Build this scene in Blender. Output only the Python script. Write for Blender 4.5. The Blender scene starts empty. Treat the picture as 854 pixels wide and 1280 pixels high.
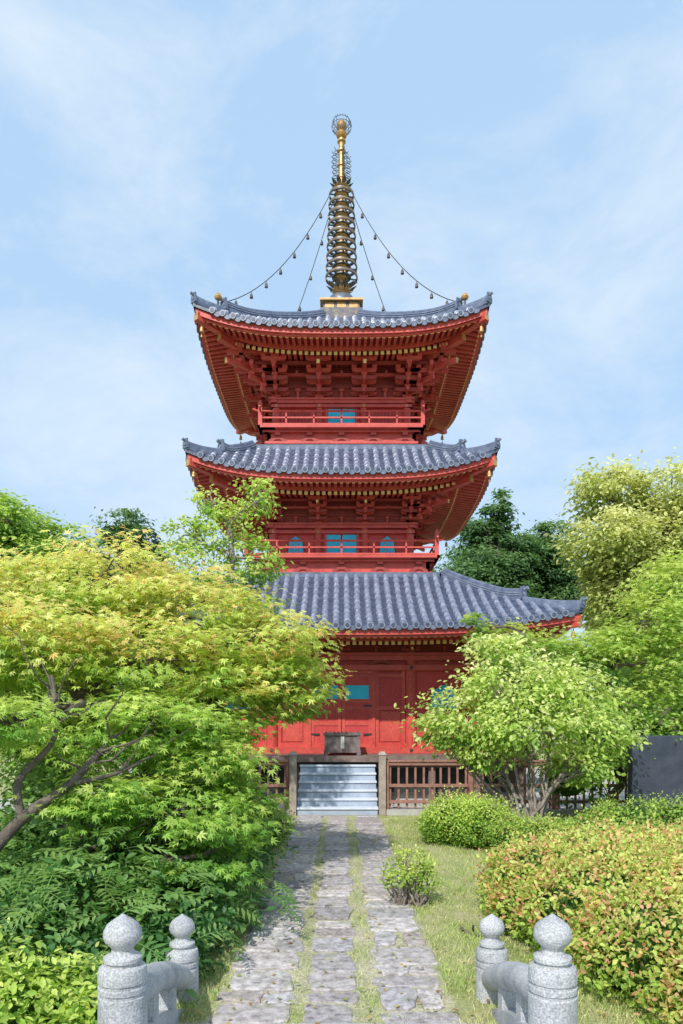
import bpy, math, random
import numpy as np
from mathutils import Matrix, Vector
random.seed(7)
R = math.radians
scene = bpy.context.scene
COL = scene.collection

# ---------------------------------------------------------------- materials
def newmat(name):
    m = bpy.data.materials.new(name); m.use_nodes = True
    nt = m.node_tree; b = nt.nodes['Principled BSDF']
    return m, nt, b

def mat_noise(name, c1, c2, scale=4.0, rough=0.6, bump=0.0, metal=0.0, c3=None, fine=None, spec=0.5, bscale=None):
    m, nt, b = newmat(name)
    tc = nt.nodes.new('ShaderNodeTexCoord')
    n = nt.nodes.new('ShaderNodeTexNoise'); n.inputs['Scale'].default_value = scale
    n.inputs['Detail'].default_value = 8; n.inputs['Roughness'].default_value = 0.65
    nt.links.new(tc.outputs['Object'], n.inputs['Vector'])
    r = nt.nodes.new('ShaderNodeValToRGB')
    r.color_ramp.elements[0].position = 0.33; r.color_ramp.elements[1].position = 0.67
    r.color_ramp.elements[0].color = (*c1, 1); r.color_ramp.elements[1].color = (*c2, 1)
    if c3:
        e = r.color_ramp.elements.new(0.5); e.color = (*c3, 1)
    nt.links.new(n.outputs['Fac'], r.inputs['Fac'])
    out = r.outputs['Color']
    if fine:
        n2 = nt.nodes.new('ShaderNodeTexNoise'); n2.inputs['Scale'].default_value = fine[0]
        n2.inputs['Detail'].default_value = 4
        nt.links.new(tc.outputs['Object'], n2.inputs['Vector'])
        r2 = nt.nodes.new('ShaderNodeValToRGB')
        r2.color_ramp.elements[0].position = 0.35; r2.color_ramp.elements[1].position = 0.65
        lo, hi = fine[1], fine[2]
        r2.color_ramp.elements[0].color = (lo, lo, lo, 1); r2.color_ramp.elements[1].color = (hi, hi, hi, 1)
        nt.links.new(n2.outputs['Fac'], r2.inputs['Fac'])
        mx = nt.nodes.new('ShaderNodeMix'); mx.data_type = 'RGBA'; mx.blend_type = 'MULTIPLY'
        mx.inputs['Factor'].default_value = 1
        nt.links.new(out, mx.inputs['A']); nt.links.new(r2.outputs['Color'], mx.inputs['B'])
        out = mx.outputs['Result']
    nt.links.new(out, b.inputs['Base Color'])
    b.inputs['Roughness'].default_value = rough
    b.inputs['Metallic'].default_value = metal
    b.inputs['Specular IOR Level'].default_value = spec
    if bump:
        nb = nt.nodes.new('ShaderNodeTexNoise'); nb.inputs['Scale'].default_value = bscale or scale*6
        nb.inputs['Detail'].default_value = 6
        nt.links.new(tc.outputs['Object'], nb.inputs['Vector'])
        bp = nt.nodes.new('ShaderNodeBump'); bp.inputs['Strength'].default_value = bump
        bp.inputs['Distance'].default_value = 0.02
        nt.links.new(nb.outputs['Fac'], bp.inputs['Height'])
        nt.links.new(bp.outputs['Normal'], b.inputs['Normal'])
    return m

M = {}
M['red'] = mat_noise('red_lacquer', (0.50,0.055,0.045), (0.66,0.100,0.075), 2.4, 0.5, 0.08, fine=(26,0.80,1.06))
M['red2'] = mat_noise('red_lacquer_panel', (0.50,0.042,0.045), (0.62,0.065,0.062), 1.2, 0.55, 0.05, fine=(14,0.85,1.05))
M['dred'] = mat_noise('dark_red_wood', (0.27,0.036,0.030), (0.38,0.055,0.044), 3, 0.65, 0.05)  # dark red parts; also deepened to paint shade in the bracket gaps
M['tile'] = mat_noise('pan_tile', (0.035,0.050,0.095), (0.085,0.105,0.17), 5.0, 0.4, 0.15, fine=(40,0.7,1.15))  # pan tiles darkened, painting shade into the grooves
M['rib'] = mat_noise('cover_tile', (0.15,0.18,0.27), (0.32,0.35,0.44), 5.0, 0.33, 0.15, fine=(30,0.65,1.15), c3=(0.22,0.25,0.34))  # same tile lightened, painting highlights onto the ribs
M['ridge'] = mat_noise('ridge_tile', (0.07,0.09,0.15), (0.17,0.20,0.28), 6.0, 0.4, 0.2)
M['gold'] = mat_noise('gilt', (0.34,0.18,0.06), (0.62,0.37,0.14), 9, 0.45, 0, 0.35)
M['ochre'] = mat_noise('rafter_end_yellow', (0.80,0.56,0.20), (0.9,0.68,0.28), 8, 0.5)
M['bronze'] = mat_noise('bronze', (0.05,0.055,0.07), (0.22,0.16,0.10), 7, 0.42, 0.1, 0.4, c3=(0.10,0.10,0.11))
M['patina'] = mat_noise('patina_bronze', (0.07,0.10,0.16), (0.26,0.21,0.14), 5, 0.45, 0.1, 0.35, c3=(0.12,0.15,0.20))
M['teal'] = mat_noise('teal_lattice', (0.0,0.50,0.80), (0.02,0.62,0.90), 5, 0.45)
M['black'] = mat_noise('black_metal_and_void', (0.02,0.02,0.022), (0.05,0.05,0.05), 6, 0.5)  # metal fittings, and the painted dark under the veranda
M['deck'] = mat_noise('deck_wood', (0.13,0.09,0.08), (0.24,0.17,0.15), 5, 0.7, 0.2)
M['fence'] = mat_noise('fence_wood', (0.22,0.10,0.08), (0.36,0.19,0.15), 6, 0.75, 0.2)
M['post'] = mat_noise('weathered_post', (0.25,0.20,0.17), (0.40,0.34,0.29), 6, 0.8, 0.2)
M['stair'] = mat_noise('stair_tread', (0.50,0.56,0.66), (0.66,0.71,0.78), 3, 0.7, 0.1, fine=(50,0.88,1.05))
M['riser'] = mat_noise('stair_riser', (0.29,0.35,0.45), (0.42,0.48,0.58), 3, 0.7, 0.1, fine=(50,0.85,1.05))  # darker copy of the tread stone; shade on the risers is painted in
M['stone'] = mat_noise('granite', (0.34,0.35,0.37), (0.56,0.57,0.58), 4, 0.85, 0.35, fine=(90,0.62,1.12), bscale=90)
M['plinth'] = mat_noise('plinth_stone', (0.34,0.33,0.31), (0.5,0.49,0.46), 3, 0.85, 0.3, fine=(60,0.8,1.1))
M['gravel'] = mat_noise('gravel', (0.42,0.41,0.39), (0.62,0.60,0.57), 3, 0.9, 0.6, fine=(60,0.6,1.15), bscale=80)
M['bark'] = mat_noise('bark', (0.07,0.055,0.045), (0.18,0.145,0.12), 9, 0.9, 0.6)
M['gbark'] = mat_noise('grey_bark', (0.17,0.14,0.12), (0.34,0.30,0.25), 9, 0.9, 0.5)
M['core'] = mat_noise('shade_core', (0.02,0.05,0.010), (0.07,0.14,0.025), 16, 0.95, 1.0, spec=0.1)  # dark colour standing in for the shaded inside of the foliage
M['mono'] = mat_noise('dark_granite', (0.030,0.040,0.062), (0.06,0.07,0.10), 4, 0.3, 0.03, fine=(140,0.7,1.2))
M['boxwood'] = mat_noise('box_wood', (0.13,0.10,0.10), (0.24,0.19,0.18), 6, 0.7, 0.2)
M['paper'] = mat_noise('pale_plaque', (0.6,0.58,0.52), (0.7,0.68,0.62), 6, 0.8)

def leafmat(name, transl=0.4, rough=0.5):
    m = bpy.data.materials.new(name); m.use_nodes = True
    nt = m.node_tree; b = nt.nodes['Principled BSDF']; o = nt.nodes['Material Output']
    a = nt.nodes.new('ShaderNodeAttribute'); a.attribute_name = 'Col'
    nt.links.new(a.outputs['Color'], b.inputs['Base Color'])
    b.inputs['Roughness'].default_value = rough; b.inputs['Specular IOR Level'].default_value = 0.45
    t = nt.nodes.new('ShaderNodeBsdfTranslucent')
    g = nt.nodes.new('ShaderNodeMix'); g.data_type='RGBA'; g.blend_type='MULTIPLY'; g.inputs['Factor'].default_value=1
    g.inputs['B'].default_value=(1.3,1.3,1.0,1)
    nt.links.new(a.outputs['Color'], g.inputs['A']); nt.links.new(g.outputs['Result'], t.inputs['Color'])
    mx = nt.nodes.new('ShaderNodeMixShader'); mx.inputs['Fac'].default_value = transl
    nt.links.new(b.outputs['BSDF'], mx.inputs[1]); nt.links.new(t.outputs['BSDF'], mx.inputs[2])
    nt.links.new(mx.outputs['Shader'], o.inputs['Surface'])
    return m
M['leaf'] = leafmat('leaf', 0.45)
M['grassblade'] = leafmat('grass_blade', 0.3, 0.7)

def attrmat(name, rough=0.85):
    m, nt, b = newmat(name)
    a = nt.nodes.new('ShaderNodeAttribute'); a.attribute_name = 'Col'
    tc = nt.nodes.new('ShaderNodeTexCoord')
    def noise(sc,dt=10):
        n = nt.nodes.new('ShaderNodeTexNoise'); n.inputs['Scale'].default_value = sc; n.inputs['Detail'].default_value = dt
        n.inputs['Roughness'].default_value=0.75
        nt.links.new(tc.outputs['Object'], n.inputs['Vector']); return n
    n=noise(13)
    r = nt.nodes.new('ShaderNodeValToRGB'); r.color_ramp.elements[0].position=0.36; r.color_ramp.elements[1].position=0.60
    r.color_ramp.elements[0].color=(0.42,0.40,0.39,1); r.color_ramp.elements[1].color=(1.12,1.12,1.12,1)
    nt.links.new(n.outputs['Fac'], r.inputs['Fac'])
    mx = nt.nodes.new('ShaderNodeMix'); mx.data_type='RGBA'; mx.blend_type='MULTIPLY'; mx.inputs['Factor'].default_value=1
    nt.links.new(a.outputs['Color'], mx.inputs['A']); nt.links.new(r.outputs['Color'], mx.inputs['B'])
    n2=noise(3.2); r2=nt.nodes.new('ShaderNodeValToRGB'); r2.color_ramp.elements[0].position=0.54; r2.color_ramp.elements[1].position=0.68
    r2.color_ramp.elements[0].color=(0,0,0,1); r2.color_ramp.elements[1].color=(.7,.7,.7,1)
    nt.links.new(n2.outputs['Fac'], r2.inputs['Fac'])
    m2=nt.nodes.new('ShaderNodeMix'); m2.data_type='RGBA'; m2.inputs['B'].default_value=(0.27,0.28,0.15,1)
    nt.links.new(r2.outputs['Color'], m2.inputs['Factor']); nt.links.new(mx.outputs['Result'], m2.inputs['A'])
    nt.links.new(m2.outputs['Result'], b.inputs['Base Color'])
    bp = nt.nodes.new('ShaderNodeBump'); bp.inputs['Strength'].default_value=0.8; bp.inputs['Distance'].default_value=0.025
    nt.links.new(n.outputs['Fac'], bp.inputs['Height']); nt.links.new(bp.outputs['Normal'], b.inputs['Normal'])
    b.inputs['Roughness'].default_value = rough
    return m
M['slab'] = attrmat('paving_slab')

def groundmat():
    m, nt, b = newmat('lawn')
    tc = nt.nodes.new('ShaderNodeTexCoord')
    def noise(s, d=8):
        n = nt.nodes.new('ShaderNodeTexNoise'); n.inputs['Scale'].default_value=s; n.inputs['Detail'].default_value=d
        n.inputs['Roughness'].default_value=0.7
        nt.links.new(tc.outputs['Object'], n.inputs['Vector']); return n
    n1 = noise(1.1); n2 = noise(35,5)
    r1 = nt.nodes.new('ShaderNodeValToRGB'); e=r1.color_ramp.elements
    e[0].position=0.36; e[0].color=(0.26,0.32,0.09,1); e[1].position=0.62; e[1].color=(0.56,0.50,0.32,1)
    x=e.new(0.5); x.color=(0.40,0.42,0.18,1)
    r2 = nt.nodes.new('ShaderNodeValToRGB'); e=r2.color_ramp.elements
    e[0].position=0.35; e[0].color=(0.6,0.6,0.55,1); e[1].position=0.65; e[1].color=(1.1,1.1,1.1,1)
    nt.links.new(n1.outputs['Fac'], r1.inputs['Fac']); nt.links.new(n2.outputs['Fac'], r2.inputs['Fac'])
    mx = nt.nodes.new('ShaderNodeMix'); mx.data_type='RGBA'; mx.blend_type='MULTIPLY'; mx.inputs['Factor'].default_value=1
    nt.links.new(r1.outputs['Color'], mx.inputs['A']); nt.links.new(r2.outputs['Color'], mx.inputs['B'])
    nt.links.new(mx.outputs['Result'], b.inputs['Base Color']); b.inputs['Roughness'].default_value=0.95
    bp = nt.nodes.new('ShaderNodeBump'); bp.inputs['Strength'].default_value=0.8; bp.inputs['Distance'].default_value=0.03
    nt.links.new(n2.outputs['Fac'], bp.inputs['Height']); nt.links.new(bp.outputs['Normal'], b.inputs['Normal'])
    return m
M['lawn'] = groundmat()

# ---------------------------------------------------------------- mesh builder
class MB:
    def __init__(s):
        s.v=[]; s.f=[]; s.m=[]; s.mats=[]; s.T=Matrix.Identity(4); s.c=None; s.cols=[]
    def mi(s, k):
        if k not in s.mats: s.mats.append(k)
        return s.mats.index(k)
    def add(s, vs, fs, mat):
        o=len(s.v); T=s.T
        for p in vs:
            q=T @ Vector(p); s.v.append((q.x,q.y,q.z))
            s.cols.append(s.c)
        k=s.mi(mat)
        for f in fs:
            s.f.append(tuple(i+o for i in f)); s.m.append(k)
    def box(s, x0,x1,y0,y1,z0,z1, mat):
        s.add([(x0,y0,z0),(x1,y0,z0),(x1,y1,z0),(x0,y1,z0),(x0,y0,z1),(x1,y0,z1),(x1,y1,z1),(x0,y1,z1)],
              [(3,2,1,0),(4,5,6,7),(0,1,5,4),(1,2,6,5),(2,3,7,6),(3,0,4,7)], mat)
    def cbox(s, cx,cy,cz,sx,sy,sz,mat):
        s.box(cx-sx/2,cx+sx/2,cy-sy/2,cy+sy/2,cz-sz/2,cz+sz/2,mat)
    def beam(s,p0,p1,w,h,mat,endmat=None):
        p0=Vector(p0);p1=Vector(p1); d=(p1-p0); L=d.length
        if L<1e-5: return
        d/=L; side=d.cross(Vector((0,0,1)))
        if side.length<1e-3: side=Vector((1,0,0))
        side.normalize(); up=side.cross(d)
        vs=[]
        for p in (p0,p1):
            for a,b in ((-1,-1),(1,-1),(1,1),(-1,1)):
                vs.append(p+side*(a*w/2)+up*(b*h/2))
        s.add(vs,[(0,1,5,4),(1,2,6,5),(2,3,7,6),(3,0,4,7),(4,5,6,7)],mat)
        s.add(vs[:4],[(3,2,1,0)],endmat or mat)
    def tube(s,pts,rad,n,mat,cap=True):
        pts=[Vector(p) for p in pts]; vs=[];fs=[]
        prev=None
        for i,p in enumerate(pts):
            a=pts[max(i-1,0)]; b=pts[min(i+1,len(pts)-1)]
            d=(b-a)
            if d.length<1e-6: d=Vector((0,0,1))
            d.normalize()
            if prev is None:
                x=d.orthogonal().normalized()
            else:
                x=prev-d*prev.dot(d)
                if x.length<1e-4: x=d.orthogonal()
                x.normalize()
            prev=x; y=d.cross(x)
            r=rad[i] if hasattr(rad,'__len__') else rad
            for k in range(n):
                t=2*math.pi*k/n
                vs.append(p+x*(r*math.cos(t))+y*(r*math.sin(t)))
        for i in range(len(pts)-1):
            for k in range(n):
                k2=(k+1)%n
                fs.append((i*n+k,i*n+k2,(i+1)*n+k2,(i+1)*n+k))
        if cap:
            fs.append(tuple(range(n-1,-1,-1))); fs.append(tuple((len(pts)-1)*n+k for k in range(n)))
        s.add(vs,fs,mat)
    def lathe(s,c,prof,n,mat):
        vs=[];fs=[]
        for r,z in prof:
            for k in range(n):
                t=2*math.pi*k/n
                vs.append((c[0]+r*math.cos(t),c[1]+r*math.sin(t),c[2]+z))
        for i in range(len(prof)-1):
            for k in range(n):
                k2=(k+1)%n
                fs.append((i*n+k,i*n+k2,(i+1)*n+k2,(i+1)*n+k))
        s.add(vs,fs,mat)
    def sweep(s,pts,sec,mat):
        pts=[Vector(p) for p in pts]; n=len(sec); vs=[];fs=[]
        for i,p in enumerate(pts):
            a=pts[max(i-1,0)]; b=pts[min(i+1,len(pts)-1)]
            d=(b-a).normalized(); side=d.cross(Vector((0,0,1))).normalized(); up=side.cross(d)
            for a_,b_ in sec: vs.append(p+side*a_+up*b_)
        for i in range(len(pts)-1):
            for k in range(n):
                k2=(k+1)%n; fs.append((i*n+k,i*n+k2,(i+1)*n+k2,(i+1)*n+k))
        fs.append(tuple(range(n-1,-1,-1))); fs.append(tuple((len(pts)-1)*n+k for k in range(n)))
        s.add(vs,fs,mat)
    def extr(s,poly,y0,y1,mat):
        n=len(poly)
        vs=[(x,y0,z) for x,z in poly]+[(x,y1,z) for x,z in poly]
        fs=[tuple(range(n)),tuple(range(2*n-1,n-1,-1))]
        for k in range(n):
            k2=(k+1)%n; fs.append((k,k+n,k2+n,k2))
        s.add(vs,fs,mat)
    def obj(s,name,parent=None,smooth=None,bevel=0):
        me=bpy.data.meshes.new(name); me.from_pydata(s.v,[],s.f)
        for k in s.mats: me.materials.append(M[k])
        me.polygons.foreach_set('material_index',s.m)
        if s.c is not None or any(c is not None for c in s.cols):
            at=me.color_attributes.new('Col','FLOAT_COLOR','POINT')
            arr=np.array([(*(c or (0.3,0.3,0.3)),1) for c in s.cols],dtype=np.float32)
            at.data.foreach_set('color',arr.ravel())
        me.update()
        o=bpy.data.objects.new(name,me); COL.objects.link(o)
        if parent: o.parent=parent
        if smooth is not None:
            me.polygons.foreach_set('use_smooth',[True]*len(me.polygons))
            try: me.set_sharp_from_angle(angle=R(smooth))
            except Exception: pass
        if bevel:
            b=o.modifiers.new('b','BEVEL'); b.width=bevel; b.segments=1; b.limit_method='ANGLE'; b.angle_limit=R(50)
        return o

def empty(name,loc=(0,0,0)):
    o=bpy.data.objects.new(name,None); COL.objects.link(o); o.location=loc; return o

# ================================================================= PAGODA
PC=(0,22.0,0)
pag=empty('three_storied_pagoda')
def rotT(k): return Matrix.Translation(PC) @ Matrix.Rotation(k*math.pi/2,4,'Z')

def make_roof(tag,He,Ht,ze,zt,up,Hb,conc=0.35,sp=0.262,slope_in=0.10):
    rj=random.Random(len(tag))
    def zs(x,ay):
        t=(He-ay)/(He-Ht); t=min(max(t,0),1)
        base=ze+(zt-ze)*(t*(1-conc)+conc*t*t)
        return base+up*(min(abs(x)/ay,1))**3.2*(1-t)**1.3
    mb=MB()
    nr=max(4,round((He-Ht)/0.27)); NU=36
    for k in range(4):
        mb.T=rotT(k)
        for j in range(nr):
            a0=He-(He-Ht)*j/nr; a1=He-(He-Ht)*(j+1)/nr-0.0
            vs=[];fs=[]
            for i in range(NU+1):
                u=-1+2*i/NU
                vs.append((u*a0,-a0,zs(u*a0,a0)+0.03))
                vs.append((u*a1,-a1,zs(u*a1,a1)+0.0))
                vs.append((u*a0,-a0,zs(u*a0,a0)-0.05))
            for i in range(NU):
                a=3*i
                fs.append((a,a+3,a+4,a+1)); fs.append((a+2,a+5,a+3,a))
            mb.add(vs,fs,'tile')
        n=int((He-0.1)/sp); xs=[(i+0.5)*sp for i in range(-n,n)]
        for x in xs:
            ae=max(abs(x)+0.06,Ht)
            L=He+0.03-ae
            if L<0.1: continue
            ns=max(1,round(L/0.28)); r=0.070
            vs=[];fs=[];rings=[]
            for j in range(ns):
                aa=He+0.03-L*j/ns; bb=He+0.03-L*(j+1)/ns
                jx=rj.uniform(-.004,.004); jr=rj.uniform(.96,1.05)
                rings.append((aa,r*1.10*jr,jx)); rings.append((bb+0.004,r*0.90*jr,jx))
            K=7
            for (a,rr,jx) in rings:
                z=zs(x,min(a,He))+0.005
                for q in range(K):
                    t=math.pi*q/(K-1)
                    vs.append((x+jx+rr*math.cos(t),-a,z+rr*1.25*math.sin(t)))
            for j in range(len(rings)-1):
                for q in range(K-1):
                    fs.append((j*K+q,j*K+q+1,(j+1)*K+q+1,(j+1)*K+q))
            mb.add(vs,fs,'rib')
            z=zs(x,He)+0.01
            mb.tube([(x,-He-0.05,z),(x,-He+0.0,z)],0.084,10,'rib')
            mb.tube([(x,-He-0.058,z),(x,-He-0.052,z)],0.05,8,'tile')
            xm=x+sp/2
            if abs(xm)<He-0.1:
                zm=zs(xm,He)
                h=sp/2-0.04
                mb.extr([(xm-h,zm+0.0),(xm-h,zm-0.05),(xm-h*0.5,zm-0.095),(xm,zm-0.11),(xm+h*0.5,zm-0.095),(xm+h,zm-0.05),(xm+h,zm)],-He-0.025,-He+0.02,'ridge')
        def hip(a,dz=0): return (-a,-a,zs(a,a)+dz)
        a1=He*0.80 if Ht>1 else He*0.82
        N=10
        pts=[hip(Ht+(a1-Ht)*i/N) for i in range(N+1)]
        pts=[(p[0],p[1],p[2]+0.11*max(0,(i/N-0.7)/0.3)**2) for i,p in enumerate(pts)]
        sec=[(-.10,-.12),(-.10,.12),(-.07,.12),(-.07,.17),(-.035,.205),(.035,.205),(.07,.17),(.07,.12),(.10,.12),(.10,-.12)]
        mb.sweep(pts,sec,'ridge')
        for q in (0.03,0.08):
            mb.sweep(pts,[(-.115,q),(-.115,q+.02),(.115,q+.02),(.115,q)],'rib')
        pts2=[hip(a1-0.1+(He-0.02-a1+0.1)*i/6) for i in range(7)]
        pts2=[(p[0],p[1],p[2]+0.10*(i/6)**2) for i,p in enumerate(pts2)]
        sec2=[(-.085,-.1),(-.085,.07),(-.045,.12),(.045,.12),(.085,.07),(.085,-.1)]
        mb.sweep(pts2,sec2,'ridge')
        for P,sc in ((pts[-1],.62),(pts2[-1],.48)):
            T0=mb.T.copy()
            mb.T=T0 @ Matrix.Translation(P) @ Matrix.Rotation(-math.pi/4,4,'Z') @ Matrix.Scale(sc,4)
            mb.extr([(-.22,-.12),(-.24,.1),(-.16,.28),(-.16,.38),(-.06,.34),(0,.42),(.06,.34),(.16,.38),(.16,.28),(.24,.1),(.22,-.12)],-0.06,0.03,'ridge')
            mb.tube([(0,-.0,.26),(0,-.14,.29),(0,-.22,.33)],[.07,.075,.08],8,'rib')
            mb.tube([(0,-.10,.1),(0,-.05,.1)],.09,10,'rib')
            mb.T=T0
        mb.box(-Ht-0.08,Ht+0.08,-Ht-0.08,-Ht+0.1,zt-0.06,zt+0.07,'ridge')
    mb.obj('tiled_roof_'+tag,pag,smooth=40)
    eb=MB()
    hl=lambda x,ay: up*(min(abs(x)/ay,1))**3.2*max(0,(ay-Hb)/(He-Hb))
    zo=ze-0.10
    def zu(x,ay,lay=0):
        return zo + (He-ay)*slope_in + hl(x,ay)
    for k in range(4):
        eb.T=rotT(k)
        N=30
        for (o,h0,h1,mt) in ((0.05,-0.10,0.045,'red'),(0.12,-0.15,-0.095,'red')):
            vs=[];fs=[]
            for i in range(N+1):
                u=-1+2*i/N; a=He-o; x=u*a; z=zo+hl(x,He)
                vs+=[(x,-a,z+h0),(x,-a,z+h1),(x*(a-.08)/a,-a+.08,z+h1),(x*(a-.08)/a,-a+.08,z+h0)]
            for i in range(N):
                p=4*i
                fs+=[(p,p+4,p+5,p+1),(p+1,p+5,p+6,p+2),(p+3,p+7,p+4,p),(p+2,p+6,p+7,p+3)]
            eb.add(vs,fs,mt)
        vs=[];fs=[];MM=8
        for j in range(MM+1):
            a=(He-0.1)+(Hb-0.15-(He-0.1))*j/MM
            for i in range(N+1):
                u=-1+2*i/N; x=u*a
                vs.append((x,-a,zu(x,a)-0.085))
        for j in range(MM):
            for i in range(N):
                p=j*(N+1)+i
                fs.append((p,p+1,p+N+2,p+N+1))
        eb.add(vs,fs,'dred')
        rs=0.155; n=int((He-0.15)/rs)
        o1=0.17; o2=0.80
        vs=[];fs=[]
        for i in range(N+1):
            u=-1+2*i/N; a=He-o2+0.06; x=u*a; z=zu(x,a)-0.09
            vs+=[(x,-a,z-0.14),(x,-a,z),(x*(a-.08)/a,-a+.08,z),(x*(a-.08)/a,-a+.08,z-0.14)]
        for i in range(N):
            p=4*i
            fs+=[(p,p+4,p+5,p+1),(p+3,p+7,p+4,p),(p+2,p+6,p+7,p+3)]
        eb.add(vs,fs,'red')
        for i in range(-n,n+1):
            x=i*rs
            ai=max(abs(x)+0.02,He-o2)
            if He-o1-ai>0.03:
                p0=(x,-(He-o1),zu(x,He-o1)-0.14); p1=(x,-ai,zu(x,ai)-0.13)
                eb.beam(p0,p1,0.07,0.075,'red')
                eb.beam((x,p0[1]-0.006,p0[2]),(x,p0[1]+0.012,p0[2]),0.080,0.084,'ochre')
            ai=max(abs(x)+0.02,Hb-0.1)
            if He-o2-ai>0.03:
                a0=He-o2-0.03
                p0=(x,-a0,zu(x,a0)-0.29); p1=(x,-ai,zu(x,ai)-0.16)
                eb.beam(p0,p1,0.08,0.09,'red')
                eb.beam((x,p0[1]-0.006,p0[2]),(x,p0[1]+0.012,p0[2]),0.088,0.097,'ochre')
        a=He-0.06
        eb.beam((-a,-a,zu(a,a)-0.17),(-Hb+.1,-Hb+.1,zu(Hb,Hb)-0.17),0.17,0.20,'red','gold')
        eb.beam((-a+.5,-a+.5,zu(a-.5,a-.5)-0.34),(-Hb+.1,-Hb+.1,zu(Hb,Hb)-0.3),0.17,0.18,'red','gold')
        bx=-a+0.12; bz=zu(a,a)-0.30
        eb.lathe((bx,bx,bz),[(0.001,0.0),(0.012,0.0),(0.012,-.06),(0.035,-.07),(0.045,-.12),(0.05,-.18),(0.06,-.21),(0.0,-.20)],10,'gold')
        eb.lathe((bx,bx,bz-.24),[(0.006,0.05),(0.006,-.05),(0.025,-.06),(0.025,-.10),(0,-.10)],6,'gold')
    eb.obj('eaves_'+tag,pag)
    return zs,zu

RF={}
RF[1]=make_roof('lower',5.54,2.72,4.26,5.96,0.36,3.5,conc=0.28)
RF[2]=make_roof('middle',3.93,2.38,8.36,9.50,0.52,1.9,conc=0.25)
RF[3]=make_roof('upper',3.76,0.50,12.12,14.12,0.52,1.82,conc=0.32)

def arm_x(mb,cx,y,z,L,w,h,mat='red'):
    a=L/2
    mb.extr([(cx-a,z+h),(cx-a,z+h*.45),(cx-a*.85,z+h*.12),(cx-a*.6,z),(cx+a*.6,z),(cx+a*.85,z+h*.12),(cx+a,z+h*.45),(cx+a,z+h)],y-w/2,y+w/2,mat)
def brackets(tag,Hb,z0,s,nst,p,cols,purlin=True):
    mb=MB()
    hh=0.23*s
    for k in range(4):
        mb.T=rotT(k)
        for ci,x0 in enumerate(cols):
            corner=abs(abs(x0)-Hb)<0.01
            mb.cbox(x0,-Hb,z0+.05*s,.20*s,.20*s,.10*s,'red'); mb.cbox(x0,-Hb,z0+.14*s,.28*s,.28*s,.08*s,'red')
            for st in range(nst):
                z=z0+.18*s+st*hh
                mb.beam((x0,-(Hb+(st+1)*p)-.07*s,z+.065*s),(x0,-Hb+.1,z+.065*s),.10*s,.13*s,'red')
                mb.cbox(x0,-(Hb+(st+1)*p),z+.175*s,.17*s,.17*s,.10*s,'red')
                y=-(Hb+st*p)
                L=(0.78+0.10*(st==0))*s
                arm_x(mb,x0,y,z+.002,L,.10*s,.13*s)
                for q in (-.33,0,.33):
                    mb.cbox(x0+q*s,y-.002,z+.18*s,.155*s,.16*s,.095*s,'red')
                if st>0:
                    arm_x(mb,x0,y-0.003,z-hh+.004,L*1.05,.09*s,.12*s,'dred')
            z=z0+.18*s+nst*hh
            arm_x(mb,x0,-(Hb+nst*p),z,.8*s,.10*s,.12*s)
            for q in (-.33,0,.33): mb.cbox(x0+q*s,-(Hb+nst*p)-.002,z+.16*s,.15*s,.15*s,.08*s,'red')
            if not corner:
                mb.beam((x0,-(Hb+nst*p)-.28*s,z-.16*s),(x0,-Hb,z+.10*s),.09*s,.12*s,'red','ochre')
            elif x0<0:
                for st in range(nst):
                    z=z0+.18*s+st*hh; d=(st+1)*p+.12*s
                    mb.beam((x0-d,-Hb-d,z+.066*s),(x0+.1,-Hb+.1,z+.066*s),.11*s,.14*s,'red')
                    mb.cbox(x0-d+.06,-Hb-d+.06,z+.18*s,.2*s,.2*s,.1*s,'red')
                    mb.beam((x0-d*1.1,-Hb-st*p,z+.068*s),(x0+.1,-Hb-st*p,z+.068*s),.10*s,.13*s,'red')
                    mb.beam((x0-st*p,-Hb-d*1.1,z+.064*s),(x0-st*p,-Hb+.1,z+.064*s),.10*s,.13*s,'red')
                z=z0+.18*s+nst*hh; d=nst*p+.42*s
                mb.beam((x0-d,-Hb-d,z-.20*s),(x0+.1,-Hb+.1,z+.12*s),.12*s,.16*s,'red','gold')
        for st in range(0,nst+1):
            z=z0+.18*s+(st+1)*hh+ .03*s
            e=Hb+st*p
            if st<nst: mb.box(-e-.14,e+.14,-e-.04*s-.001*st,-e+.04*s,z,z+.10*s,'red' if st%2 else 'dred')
        e=Hb+nst*p; z=z0+.18*s+nst*hh+.20*s
        mb.box(-e-.45*s,e+.45*s,-e-.07*s,-e+.07*s,z,z+.13*s,'red')
        for a,b in zip(cols[:-1],cols[1:]):
            xm=(a+b)/2
            mb.cbox(xm,-Hb-.03,z0+.16*s,.09*s,.06,.32*s,'red'); mb.cbox(xm,-Hb-.03,z0+.36*s,.17*s,.14*s,.09*s,'red')
            mb.cbox(xm,-(Hb+p*nst*0.66),z0+.18*s+2*hh,.06*s,.05,.14*s,'dred')
        mb.box(-Hb,Hb,-Hb+.02,-Hb+.08,z0-.05,z0+.18*s+(nst+1)*hh+.25,'dred')  # dark backing paints the shade seen between the brackets
    mb.obj('bracket_sets_'+tag,pag)

c3=[-1.82,-0.62,0.62,1.82]
brackets('upper',1.82,11.00,0.85,3,0.29,c3)
c2=[-1.9,-0.65,0.65,1.9]
brackets('middle',1.9,7.50,0.62,3,0.23,c2)
brackets('lower',3.5,3.76,0.55,1,0.28,[-3.5,-1.78,0,1.78,3.5])

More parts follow.
